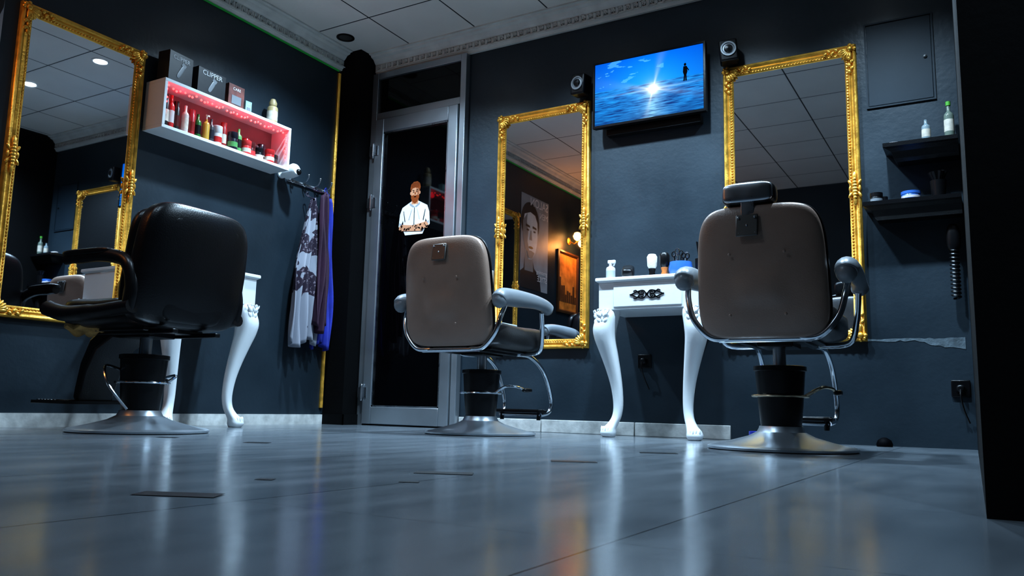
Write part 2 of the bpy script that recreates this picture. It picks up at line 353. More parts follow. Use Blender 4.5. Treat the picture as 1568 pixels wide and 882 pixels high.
# ------------------------------------------------------------ speakers
silv=mat('speaker_silver',(.28,.30,.32),.4,.5,noise=.1)
def speaker(loc,rz,ry=0):
    r=empty('wall_speaker',loc,rz,0,ry)
    bm=BM(); box(bm,(0,0,0),(.10,.085,.125)); mk('cabinet',bm,black,r,bevel=.01,seg=3)
    bm=BM(); lathe(bm,[(.042,0),(.042,.006),(.034,.006),(.030,.001),(.012,-.004+.008),(.010,.009),(0,.011)],(0,-.043,.004),28,(90,0,0)); mk('driver_cone',bm,silv,r)
    bm=BM(); lathe(bm,[(.024,0),(.020,.007),(0,.011)],(0,-.048,.004),20,(90,0,0)); mk('dust_cap',bm,black,r)
    bm=BM(); cyl(bm,(0,.04,0),(0,.075,0),.012); mk('bracket',bm,black,r)
speaker((1.875,-.077,2.11),-10,4); speaker((2.785,-.077,2.135),14,-5)
r=empty('wall_access_hatch',(3.635,-.001,1.94)); hm=mat('hatch_paint',(.015,.026,.037),.5,noise=.1,spec=.3)
bm=BM(); rectframe(bm,.32,.46,[(0,0),(0,.008),(.008,.008),(.008,0)]); mk('hatch_frame',bm,hm,r)
bm=BM(); bx(bm,-.149,.149,-.005,0,-.219,.219); mk('hatch_door',bm,hm,r,bevel=.002)
bm=BM(); lathe(bm,[(.009,0),(.009,.003),(0,.004)],(.12,-.006,0),16,(90,0,0)); mk('lock',bm,black,r)
# ------------------------------------------------------------ downlights
lm=mat('downlight_lens',(.9,.95,1),.4,emit=(.80,.92,1.),es=30.)
lmo=mat('downlight_lens_off',(.05,.05,.05),.3,noise=.1)
LC=(.58,.80,1.0)
def downlight(x,y,power,on=True,ang=132,blend=1.):
    r=empty('recessed_downlight',(x,y,H))
    bm=BM(); lathe(bm,[(.062,-.001),(.062,-.006),(.050,-.008),(.046,-.002),(.046,-.001)],(0,0,0),32); mk('trim_ring',bm,mat('downlight_trim',(.6,.62,.62),.4,noise=.05) if on else black,r)
    bm=BM(); lathe(bm,[(.045,-.0015),(.045,-.003),(0,-.0035)],(0,0,0),28); mk('lens',bm,lm if on else lmo,r)
    if on:
        l=bpy.data.lights.new('lamp','SPOT'); l.energy=power; l.spot_size=rad(ang); l.spot_blend=blend; l.shadow_soft_size=.045; l.color=LC
        o=bpy.data.objects.new('lamp',l); SC.collection.objects.link(o); o.parent=r; o.location=(0,0,-.03)
for x,p in ((.80,260),(1.75,280),(2.70,280),(3.52,250)): downlight(x,-.95,p)
downlight(1.95,-2.95,75); downlight(4.6,-4.0,100); downlight(1.0,-3.35,45)  # unseen rear downlights, added to brighten the chair backs and the poster
downlight(.21,-.39,0,False)
# ------------------------------------------------------------ lit product shelf
sh=empty('illuminated_product_shelf',(0.001,-1.255,1.74),90)
L=.93; hh=.28; dp=.165; t=.018
bm=BM(); bx(bm,-L/2,L/2,-dp,0,-hh/2,-hh/2+t); bx(bm,-L/2,L/2,-dp,0,hh/2-t,hh/2); bx(bm,-L/2,-L/2+t,-dp,0,-hh/2+t,hh/2-t); bx(bm,L/2-t,L/2,-dp,0,-hh/2+t,hh/2-t)
mk('box_carcass',bm,white,sh,bevel=.0015)
bm=BM(); bx(bm,-L/2+t,L/2-t,-.008,0,-hh/2+t,hh/2-t); mk('back_panel',bm,mat('grey_back_panel',(.20,.18,.19),.5,noise=.1),sh)
led=mat('red_led',(.8,.02,.02),.4,emit=(1.,.035,.035),es=8.)
bm=BM(); 
for i in range(34):
    x=-L/2+.03+i*(L-.06)/33; ico(bm,(x,-.155-.006*math.sin(i*1.7),hh/2-t-.016-.018*abs(math.sin(i*.9))),.0072)
for i in range(7):
    for s in (-1,1): 
        if s>0 or i<5: ico(bm,(s*(L/2-t-.008),-.148+.008*math.sin(i*2),hh/2-.055-i*.024),.0066)
mk('red_fairy_lights',bm,led,sh)
for x in (-.32,-.1,.12,.34):
    l=bpy.data.lights.new('led_glow','POINT'); l.energy=.11; l.color=(1,.01,.03); l.shadow_soft_size=.02; o=bpy.data.objects.new('led_glow',l); SC.collection.objects.link(o); o.parent=sh; o.location=(x,-.10,hh/2-.045)
pcol=[(.01,.01,.012),(.5,.03,.03),(.02,.02,.02),(.55,.5,.45),(.35,.02,.03),(.02,.15,.03),(.5,.3,.05),(.05,.05,.06),(.6,.6,.6),(.25,.02,.02),(.02,.02,.03),(.1,.3,.1),(.6,.05,.05),(.1,.02,.02)]
pm=[mat('product_plastic_%d'%i,c,.25,noise=.1) for i,c in enumerate(pcol)]
lbl=mat('label_paper',(.55,.5,.42),.6,noise=.3,nscale=40)
def bottle(parent,x,y,z,r,h,kind,m,m2,name):
    bm=BM()
    if kind=='pump': prof=[(r,0),(r,h*.62),(r*.8,h*.70),(r*.35,h*.74),(r*.35,h*.82)]
    elif kind=='spray': prof=[(r,0),(r,h*.78),(r*.85,h*.82),(r*.85,h),(r*.7,h)]
    elif kind=='jar': prof=[(r,0),(r*1.02,.003),(r*1.02,h*.62),(r,h*.64),(r*1.06,h*.66),(r*1.06,h),(r*.95,h*1.02)]
    else: prof=[(r,0),(r,h*.66),(r*.9,h*.72),(r*.38,h*.80),(r*.38,h)]
    lathe(bm,prof,(x,y,z),18); mk(name+'_body',bm,m,parent,ang=50)
    bm=BM()
    if kind=='pump': cyl(bm,(x,y,z+h*.82),(x,y,z+h*.95),r*.2,seg=10); box(bm,(x+r*.3,y,z+h*.97),(r*1.2,r*.5,h*.06))
    elif kind=='jar': lathe(bm,[(r*1.03,0),(r*1.03,h*.28)],(x,y,z+h*.18),18)
    else: lathe(bm,[(r*1.01,0),(r*1.01,h*.35)],(x,y,z+h*.2),18)
    mk(name+'_label',bm,m2,parent)
random.seed(11)
xs=[-.41,-.372,-.325,-.28,-.235,-.19,-.145,-.10,-.052,-.002,.047,.095,.15,.21,.27,.335,.40]
kinds=['spray','bottle','spray','bottle','spray','bottle','pump','bottle','jar','spray','jar','bottle','jar','jar','jar','jar','jar']
hs=[.19,.20,.18,.17,.16,.15,.16,.15,.12,.16,.11,.15,.09,.10,.08,.085,.075]
for i,x in enumerate(xs):
    k=kinds[i]; r=.029 if k=='jar' else .020
    bottle(sh,x,-.105+random.uniform(-.02,.02),-hh/2+t,r,hs[i],k,pm[i%14],lbl if i%3==0 else pm[(i*5+3)%14],'product_%d'%(i+1))
for i,x in enumerate([.15,.21,.28,.335,.39]):
    bottle(sh,x,-.045,-hh/2+t,.024,.13 if i%2 else .11,'jar',pm[(i*3+1)%14],lbl,'rear_jar_%d'%(i+1))
def carton(name,y,w,h,d,mc,art):
    r=empty(name,(.075,y,1.8815+h/2),90+random.uniform(-5,5))
    bm=BM(); box(bm,(0,0,0),(w,d,h)); mk('carton',bm,mc,r,bevel=.0015)
    bm=BM(); 
    if art=='clipper':
        sup(bm,(0,-d/2-.001,-.01),(.025,.004,h*.5),.6,.6,rot=(0,28,0)); box(bm,(.018,-d/2-.001,h*.17),(.03,.003,.02),(0,28,0))
    else: bx(bm,-w*.3,w*.3,-d/2-.002,-d/2,-h*.3,h*.05)
    mk('printed_product',bm,greyp,r)
    c=bpy.data.curves.new('print','FONT'); c.body='CLIPPER' if art=='clipper' else 'CARE'; c.size=w*.2; c.align_x='CENTER'
    o=bpy.data.objects.new('title',c); SC.collection.objects.link(o); o.parent=r; o.location=(0,-d/2-.0015,h*.27); o.rotation_euler=(rad(90),0,0); c.materials.append(cw)
cb=mat('black_carton',(.02,.021,.024),.35,noise=.3,nscale=12); cwht=mat('white_carton',(.55,.5,.5),.5,noise=.3,nscale=18)
carton('clipper_box',-1.60,.165,.185,.09,cb,'clipper'); carton('clipper_box',-1.385,.20,.165,.09,cb,'clipper'); carton('cosmetics_box',-1.195,.12,.15,.07,mat('maroon_carton',(.16,.05,.04),.5,noise=.6,nscale=22),'x'); carton('cosmetics_box',-1.085,.045,.09,.045,mat('teal_carton',(.3,.5,.5),.5,noise=.2),'x')
tb=empty('tonic_bottle',(.075,-.875,1.8815)); bottle(tb,0,0,0,.034,.175,'bottle',mat('cream_bottle',(.42,.33,.17),.4,noise=.15),lbl,'tonic')
bm=BM(); lathe(bm,[(.024,0),(.026,.02),(.015,.045),(0,.05)],(0,0,.135),16); mk('cap',bm,MATS['cream_bottle'],tb)
sc=empty('white_security_camera',(0.001,-.70,1.63),90)
bm=BM(); lathe(bm,[(.035,0),(.035,.012),(.015,.02),(.012,.06)],(0,0,0),20,(90,0,0)); mk('mount',bm,white,sc)
bm=BM(); lathe(bm,[(.028,-.05),(.042,-.045),(.045,.03),(.036,.045),(.0,.05)],(0,-.095,0),24,(78,20,0)); mk('body',bm,white,sc)
bm=BM(); sph(bm,(.012,-.145,-.008),(.02,.02,.02)); mk('lens',bm,black,sc)
# ------------------------------------------------------------ hooks + robes
hk=empty('coat_rack',(0.001,-.45,1.60),90)
bm=BM(); bx(bm,-.2,.2,-.012,0,-.012,.012); mk('rail',bm,steel,hk,bevel=.003)
bm=BM()
for x in (-.17,-.06,.05,.16):
    tube(bm,catmull([(x,-.01,.005),(x,-.04,.015),(x,-.06,.04),(x,-.062,.055)],5),.005); sph(bm,(x,-.062,.058),.008,None,8,6)
    tube(bm,catmull([(x,-.01,-.003),(x,-.03,-.02),(x,-.045,-.012)],5),.004)
mk('hooks',bm,steel,hk)
rbr=empty('hanging_barber_capes',(0.001,0,0),90)
def robe(name,y,z0,z1,wtop,wbot,m,ph,out=.05,sh_=0,nf=4):
    bm=BM(); NX,NZ=40,34; rows=[]
    for j in range(NZ+1):
        t_=j/NZ; z=z1+(z0-z1)*t_; wd_=wtop+(wbot-wtop)*min(1,t_*2.2)**.7; row=[]
        for i in range(NX+1):
            u=i/NX-.5; amp=.010+.022*min(1,t_*1.5)
            d=out+amp*math.sin(u*nf*6.28+ph+1.3*math.sin(t_*3+ph))+.010*math.sin(u*11+t_*9+ph)
            d=max(d,.012)
            zz=z+(.03*math.sin(u*7+ph)*t_)+ (-.03*abs(u)*2*(1-t_))
            row.append(bm.verts.new((y+u*wd_+sh_*t_+.008*math.sin(t_*7+ph),-d,zz)))
        rows.append(row)
    for j in range(NZ):
        for i in range(NX): bm.faces.new((rows[j][i],rows[j][i+1],rows[j+1][i+1],rows[j+1][i]))
    o=mk(name,bm,m,rbr,ang=180); s_=o.modifiers.new('s','SOLIDIFY'); s_.thickness=.003
    bm=BM(); tube(bm,catmull([(y,-.05,z1+.045),(y-.012,-.05,z1+.02),(y,-out-.01,z1-.01),(y+.012,-.05,z1+.02)],5,True),.003,6,True); mk(name+'_loop',bm,m,rbr)
m=bpy.data.materials.new('patterned_cape'); m.use_nodes=True; nb=NB(m); b=nb.N['Principled BSDF']; xyz,oc=nb.xyz()
nz=nb.noise(oc,6.,2,(1.,1.,1.2)); zb=nb.m('MULTIPLY_ADD',xyz[2],.22,-.22)
k=nb.m('GREATER_THAN',nb.m('ADD',nz,zb),.50); nz2=nb.m('GREATER_THAN',nb.noise(oc,55.,2),.6)
cc=nb.mix(k,(.30,.31,.36),(.022,.012,.028)); cc=nb.mix(nb.m('MULTIPLY',nb.m('MULTIPLY',nz2,k),.6),cc,(.3,.25,.3)); nb.L.new(cc,b.inputs['Base Color']); b.inputs['Roughness'].default_value=.7
robe('patterned_cape',-.50,.52,1.50,.06,.23,m,0,.11,-.04)
robe('blue_cape',-.33,.52,1.57,.06,.17,mat('blue_cloth',(.025,.04,.34),.7,noise=.3,bump=.1),2,.06,.0)
robe('maroon_cape',-.43,.62,1.55,.05,.10,mat('maroon_cloth',(.035,.010,.03),.7,noise=.3,bump=.1),4,.15,.0,3)
# ------------------------------------------------------------ console tables
def console(loc,rz,W=.58,D=.38,name='white_console_table'):
    r=empty(name,loc,rz); zt=.85
    bm=BM(); R=[]
    for (e,z) in [(-.012,zt-.026),(-.004,zt-.021),(.002,zt-.016),(.002,zt-.005),(0,zt)]:
        R.append([(-W/2-e,-D-e,z),(W/2+e,-D-e,z),(W/2+e,0,z),(-W/2-e,0,z)])
    rings(bm,R); mk('table_top',bm,white,r,smooth=False)
    bm=BM(); bx(bm,-W/2+.012,W/2-.012,-D+.014,-.0,zt-.175,zt-.026); mk('apron',bm,white,r,bevel=.003)
    bm=BM(); bx(bm,-W/2+.10,W/2-.10,-D+.010,-D+.022,zt-.160,zt-.038); mk('drawer_front',bm,white,r,bevel=.002)
    bm=BM()
    for s in (-1,1):
        for q in (-1,1):
            P=[]
            for k in range(22):
                a=k*.42; rr_=.004+.00075*k; P.append((s*(.028+rr_*math.cos(a)),-D+.008,zt-.099+q*(.008+rr_*.75*math.sin(a))))
            tube(bm,P,.0024,6)
            tube(bm,catmull([(0,-D+.008,zt-.099),(s*.02,-D+.008,zt-.099+q*.020),(s*.05,-D+.008,zt-.099+q*.016),(s*.085,-D+.008,zt-.099+q*.002)],5),.0028,6)
            tube(bm,catmull([(s*.045,-D+.008,zt-.099+q*.006),(s*.06,-D+.008,zt-.099+q*.022),(s*.075,-D+.008,zt-.099+q*.018)],5),.0024,6)
        sph(bm,(s*.090,-D+.008,zt-.099),(.007,.003,.004),None,8,6)
    sph(bm,(0,-D+.008,zt-.099),(.008,.005,.008),None,10,6); mk('scroll_ornament',bm,ck,r)
    stn=[(.685,.0,.050),(.64,.012,.058),(.58,.024,.060),(.52,.022,.054),(.44,.006,.045),(.35,-.012,.036),(.26,-.026,.029),(.17,-.032,.025),(.11,-.026,.024),(.07,-.010,.028),(.045,.004,.036),(.02,.008,.040),(.0,.006,.030)]
    for i,sx in enumerate((-1,1)):
        cx=sx*(W/2-.062); cy=-D+.065
        bm=BM(); C=catmull([(z,o_,q) for z,o_,q in stn],4); R=[]
        for c_ in C:
            z,o_,q=c_; ox=cx+sx*o_*1.1; oy=cy-o_*.8; R.append([(ox+q*spow(math.cos(a),.7),oy+q*spow(math.sin(a),.7),max(z,0)) for a in [2*math.pi*k/16 for k in range(16)]])
        rings(bm,R)
        for face in (0,1):
            def P3(u,d,z):
                return (cx+sx*.02+u,cy-.074-d,z) if face==0 else (cx+sx*(.080+d),cy-.012+u,z)
            for k in range(6):
                z=.655-k*.032; wv_=.022-.0030*k; dd=-.004*k*k*.35
                for s in (-1,1):
                    sph(bm,P3(s*wv_,dd-.003,z-.004),(.012 if face==0 else .008,.008 if face==0 else .012,.018),(0,s*28,0) if face==0 else (s*28,0,0),8,6)
                sph(bm,P3(0,dd,z),(.006,.006,.016),None,8,6)
            for s in (-1,1):
                P=[P3(s*(.024+(.003+.0011*k)*math.cos(k*.5)),-.001,.672+(.003+.0011*k)*math.sin(k*.5)) for k in range(14)]; tube(bm,P,.0036,6)
        for k in range(-2,3): sph(bm,(cx+sx*(.010)+k*.014,cy-.036+.003*k*k,.035),(.007,.010,.024),None,8,6)
        mk('cabriole_leg_%d'%(i+1),bm,white,r,ang=60)
    return r
console((2.415,-.005,0),0)
console((.042,-1.465,0),90,.56,.37)
# ------------------------------------------------------------ things on console
zt=.8505
def shaving_brush(x,y,mh,mb,h=.10):
    r=empty('neck_brush',(x,y,zt)); bm=BM(); lathe(bm,[(.021,0),(.023,.012),(.015,.038),(.020,.058),(.017,.062)],(0,0,0),16); mk('handle',bm,mh,r)
    bm=BM(); lathe(bm,[(.017,.06),(.026,.075),(.028,h+.02),(.020,h+.034),(0,h+.038)],(0,0,0),16); mk('bristles',bm,mb,r)
shaving_brush(2.39,-.23,black,mat('white_bristle',(.75,.75,.72),.8,noise=.2,bump=.4,bscale=150),.105)
shaving_brush(2.465,-.24,mat('orange_wood',(.5,.16,.04),.4,noise=.2),black,.105)
r=empty('blue_tool_pot',(2.555,-.24,zt)); blue=mat('blue_ceramic',(.04,.14,.46),.3,noise=.1)
bm=BM(); lathe(bm,[(.042,0),(.056,.012),(.064,.045),(.058,.082),(.052,.082),(.058,.045),(.045,.015),(0,.012)],(0,0,0),24); mk('pot',bm,blue,r)
for i in range(7):
    a=i*.9; bm=BM(); tube(bm,[(0.015*math.cos(a),.015*math.sin(a),.02),(.035*math.cos(a),.03*math.sin(a),.10+.012*(i%3))],.004,8)
    q=(.037*math.cos(a),.032*math.sin(a),.108+.012*(i%3)); tube(bm,[(q[0]+.011*math.cos(t),q[1],q[2]+.014*math.sin(t)+.006) for t in [k*.63 for k in range(10)]],.003,6,True); mk('scissors_%d'%(i+1),bm,steel if i%2 else black,r)
r=empty('black_tool_cup',(2.655,-.20,zt)); bm=BM(); lathe(bm,[(.030,0),(.033,.10),(.030,.10),(.028,.01)],(0,0,0),20); mk('cup',bm,black,r)
for i in range(5): 
    bm=BM(); box(bm,(-.014+.008*i,.004*(i%2),.135+.008*(i%3)),(.006,.02,.12),(0,(i-2)*4,0)); mk('comb_%d'%(i+1),bm,black,r)
r=empty('hair_clipper',(2.262,-.26,zt+.030),20)
bm=BM(); sup(bm,(0,0,.016),(.07,.16,.065),.6,.6,'y',rot=(18,0,0)); mk('clipper_body',bm,black,r); bm=BM(); box(bm,(0,.085,.03),(.05,.03,.02),(18,0,0)); mk('blade',bm,steel,r,bevel=.003)
r=empty('white_spray_bottle',(2.150,-.24,zt)); bottle(r,0,0,0,.026,.11,'bottle',cwht,mat('pale_label',(.4,.45,.45),.5,noise=.2),'spray'); bm=BM(); box(bm,(.006,0,.112),(.045,.018,.02)); box(bm,(.022,0,.10),(.008,.012,.03),(0,20,0)); mk('trigger_head',bm,white,r,bevel=.004)
r=empty('green_lotion_bottle',(.30,-1.27,zt)); bottle(r,0,0,0,.024,.19,'bottle',mat('green_bottle',(.02,.35,.05),.2,noise=.1),lbl,'lotion')
r=empty('barbicide_jar',(.2,-1.5,zt)); bottle(r,0,0,0,.04,.16,'jar',blue,cwht,'jar')
r=empty('blue_cream_jar',(3.0,-.50,0)); bottle(r,0,0,0,.032,.06,'jar',mat('dark_blue_plastic',(.02,.03,.3),.3,noise=.1),cwht,'jar')
# ------------------------------------------------------------ black corner shelves
def wshelf(x0,z,w,ztop):
    r=empty('black_wall_shelf',(x0,-.001,z)); bm=BM(); R=[]
    for (e,zz,d) in [(-.055,-.085,.09),(-.045,-.07,.105),(-.035,-.040,.125),(-.012,-.026,.145),(0,-.020,.155),(0,0,.155)]:
        R.append([(-e,-d,zz),(w,-d,zz),(w,0,zz),(-e,0,zz)])
    rings(bm,R); mk('crown_ledge',bm,vinylb,r,smooth=False); return r
wshelf(3.555,1.47,.325,0); wshelf(3.455,1.185,.425,0)
r=empty('dropper_bottle',(3.745,-.09,1.4705)); bottle(r,0,0,0,.020,.11,'bottle',mat('clear_bottle',(.20,.25,.27),.15,noise=.1),lbl,'dropper')
r=empty('aftershave_bottle',(3.845,-.09,1.4705)); bottle(r,0,0,0,.022,.17,'bottle',mat('aftershave',(.14,.17,.14),.15,noise=.1),lbl,'aftershave'); bm=BM(); cyl(bm,(0,0,.165),(0,0,.185),.011); mk('green_cap',bm,mat('green_cap',(.1,.4,.05),.4,noise=.1),r)
r=empty('soap_dish',(3.60,-.09,1.4705)); bm=BM(); sup(bm,(0,0,.008),(.09,.05,.016),.6,.8,'z'); mk('dish',bm,cwht,r)
r=empty('blue_wax_tin',(3.665,-.09,1.1855)); bottle(r,0,0,0,.042,.042,'jar',blue,cwht,'tin')
r=empty('black_wax_jar',(3.51,-.08,1.1855)); bottle(r,0,0,0,.028,.055,'jar',black,greyp,'jar'); bm=BM(); cyl(bm,(.035,.01,0),(.035,.01,.035),.016); mk('small_tin',bm,black,r)
r=empty('brush_holder',(3.785,-.085,1.1855)); bm=BM(); lathe(bm,[(.030,0),(.036,.085),(.032,.085),(.026,.01)],(0,0,0),18); mk('holder',bm,black,r)
for i in range(6):
    bm=BM(); a=i*1.05; tube(bm,[(0,0,.05),(.028*math.cos(a),.024*math.sin(a),.13)],[.008,.016],8); mk('brush_%d'%(i+1),bm,black,r)
r=empty('coiled_cord_clipper',(3.835,-.055,.86)); bm=BM()
P=[(.018*math.cos(k*.7),-.0+.018*math.sin(k*.7),.10-k*.0020) for k in range(130)]; tube(bm,P,.0055,6); mk('coiled_cord',bm,black,r)
bm=BM(); sup(bm,(0,0,.13),(.06,.055,.14),.7,.8,'z'); mk('clipper_body',bm,black,r)
bm=BM(); bx(bm,-.012,.012,0,.053,.12,.14); mk('wall_hook',bm,steel,r)
def socket(x,y,z,rz,m):
    r=empty('wall_socket',(x,y,z),rz); bm=BM(); bx(bm,-.04,.04,-.010,0,-.04,.04); mk('plate',bm,m,r,bevel=.004)
    bm=BM(); lathe(bm,[(.022,0),(.022,.004),(.018,.004),(.017,.001),(0,.001)],(0,-.010,0),20,(90,0,0)); mk('outlet',bm,black,r)
    bm=BM(); sup(bm,(0,-.025,0),(.036,.035,.036),.6,.8); tube(bm,catmull([(0,-.04,-.005),(0,-.055,-.04),(.01,-.03,-.10),(.03,-.012,-.16)],6),.004,6); mk('plug_and_cord',bm,black,r)
socket(3.83,-.001,.28,0,vinylb); socket(2.26,-.001,.42,0,vinylb)
r=empty('rubber_door_stop',(3.50,-.08,0)); bm=BM(); lathe(bm,[(.035,0),(.037,.012),(.030,.030),(.012,.042),(0,.044)],(0,0,0),24); mk('dome',bm,ck,r)
r=empty('white_wall_switch_box',(1.19,-.001,.95)); bm=BM(); bx(bm,-.045,.045,-.05,0,-.06,.06); mk('box',bm,white,r,bevel=.006); bm=BM(); bx(bm,-.02,.02,-.054,-.05,-.03,.03); mk('rocker',bm,cwht,r,bevel=.002)
# ------------------------------------------------------------ rear part seen in mirrors
po=empty('portrait_poster',(0.001,-2.78,1.80),90)
pg=mat('poster_grey',(.30,.34,.38),.5,noise=.2,nscale=6); pd=mat('poster_dark',(.02,.022,.026),.5,noise=.3); pl=mat('poster_light',(.70,.73,.75),.5,noise=.15,nscale=10); pmid=mat('poster_mid',(.25,.26,.27),.5,noise=.15)
yy=[-.001]
def pf(n,pts,m): yy[0]-=.0002; flat(n,pts,m,po,yy[0])
bm=BM(); bx(bm,-.29,.29,-.001,0,-.48,.48); mk('sheet',bm,pg,po,smooth=False)
pf('shoulders',[(-.15,-.48),(-.12,-.34),(.0,-.26),(.05,-.15),(.20,-.15),(.22,-.28),(.29,-.32),(.29,-.48)],pd)
pf('neck',[(.02,-.30),(.05,-.05),(.2,-.05),(.2,-.3)],pmid); pf('hair',ell(.10,.20,.19,.21,24,-10),pd)
pf('face',[(-.05,.22),(-.06,.10),(-.05,.0),(-.02,-.09),(.05,-.17),(.12,-.18),(.19,-.10),(.24,.02),(.25,.16),(.22,.27),(.1,.31),(0,.29)],pl)
pf('face_shade',[(.16,.29),(.25,.2),(.25,.04),(.2,-.08),(.13,-.17),(.11,-.1),(.15,.0),(.14,.1),(.17,.2)],pmid)
for s in (0,1): pf('brow',[(-.035+s*.14,.145),(.055+s*.14,.15),(.05+s*.14,.175),(-.03+s*.14,.165)],pd); pf('eye',ell(.01+s*.14,.118,.026,.010),pd)
pf('nose',[(.075,.12),(.095,.12),(.115,.02),(.06,.02)],pmid); pf('mouth',ell(.08,-.055,.045,.013),pd); pf('stubble',[(-.0,-.10),(.08,-.085),(.16,-.10),(.12,-.17),(.05,-.165)],pmid)
for t_,sx_,z_,s_ in (('SALON',-.27,.38,.12),('MEN',-.27,.28,.09),('grooming',-.27,-.30,.06),('STYLE',-.27,-.38,.08)):
    c=bpy.data.curves.new('txt','FONT'); c.body=t_; c.size=s_; o=bpy.data.objects.new('headline_text',c); SC.collection.objects.link(o); o.parent=po; o.location=(sx_,-.006,z_); o.rotation_euler=(rad(90),0,0); c.materials.append(cw)
fp=empty('framed_city_picture',(0.001,-3.53,1.50),90)
bm=BM(); rectframe(bm,.50,.68,[(0,0),(0,.02),(.02,.028),(.035,.015),(.035,0)]); mk('wooden_frame',bm,mat('dark_wood_frame',(.12,.05,.02),.4,noise=.3),fp)
bm=BM(); bx(bm,-.23,.23,-.008,0,-.32,.32); mk('print',bm,mat('sepia_print',(.75,.28,.05),.5,noise=.6,nscale=9),fp,smooth=False)
for i in range(9):
    hb=.08+.22*random.random(); flat('printed_building_%d'%(i+1),[(-.21+i*.046,-.22),(-.17+i*.046,-.22),(-.17+i*.046,-.22+hb),(-.21+i*.046,-.22+hb)],mat('sepia_dark',(.12,.05,.02),.5,noise=.3),fp,-.0086-i*.0001)
sn=empty('wall_sconce',(0.001,-3.55,1.97),90)
bm=BM(); lathe(bm,[(.04,0),(.04,.01),(.02,.02)],(0,0,0),20,(90,0,0)); tube(bm,catmull([(0,-.015,0),(0,-.07,-.03),(0,-.11,.0)],6),.007); mk('bracket',bm,gold,sn)
bm=BM(); lathe(bm,[(.012,0),(.035,.02),(.045,.05),(.03,.085),(0,.095)],(0,-.11,0),20); mk('glass_globe',bm,mat('warm_globe',(1,.7,.4),.4,emit=(1,.45,.12),es=14.),sn)
l=bpy.data.lights.new('sconce_lamp','POINT'); l.energy=9; l.color=(1,.38,.10); l.shadow_soft_size=.04; o=bpy.data.objects.new('sconce_lamp',l); SC.collection.objects.link(o); o.parent=sn; o.location=(0,-.17,-.04)
r=empty('green_led_strip',(0.001,-2.55,H-.142),90); gl=mat('green_led',(.01,.05,.02),.6,emit=(.03,1.,.15),es=.06)
bm=BM(); bx(bm,-2.3,2.33,-.010,0,-.003,.003); mk('strip',bm,gl,r,smooth=False)
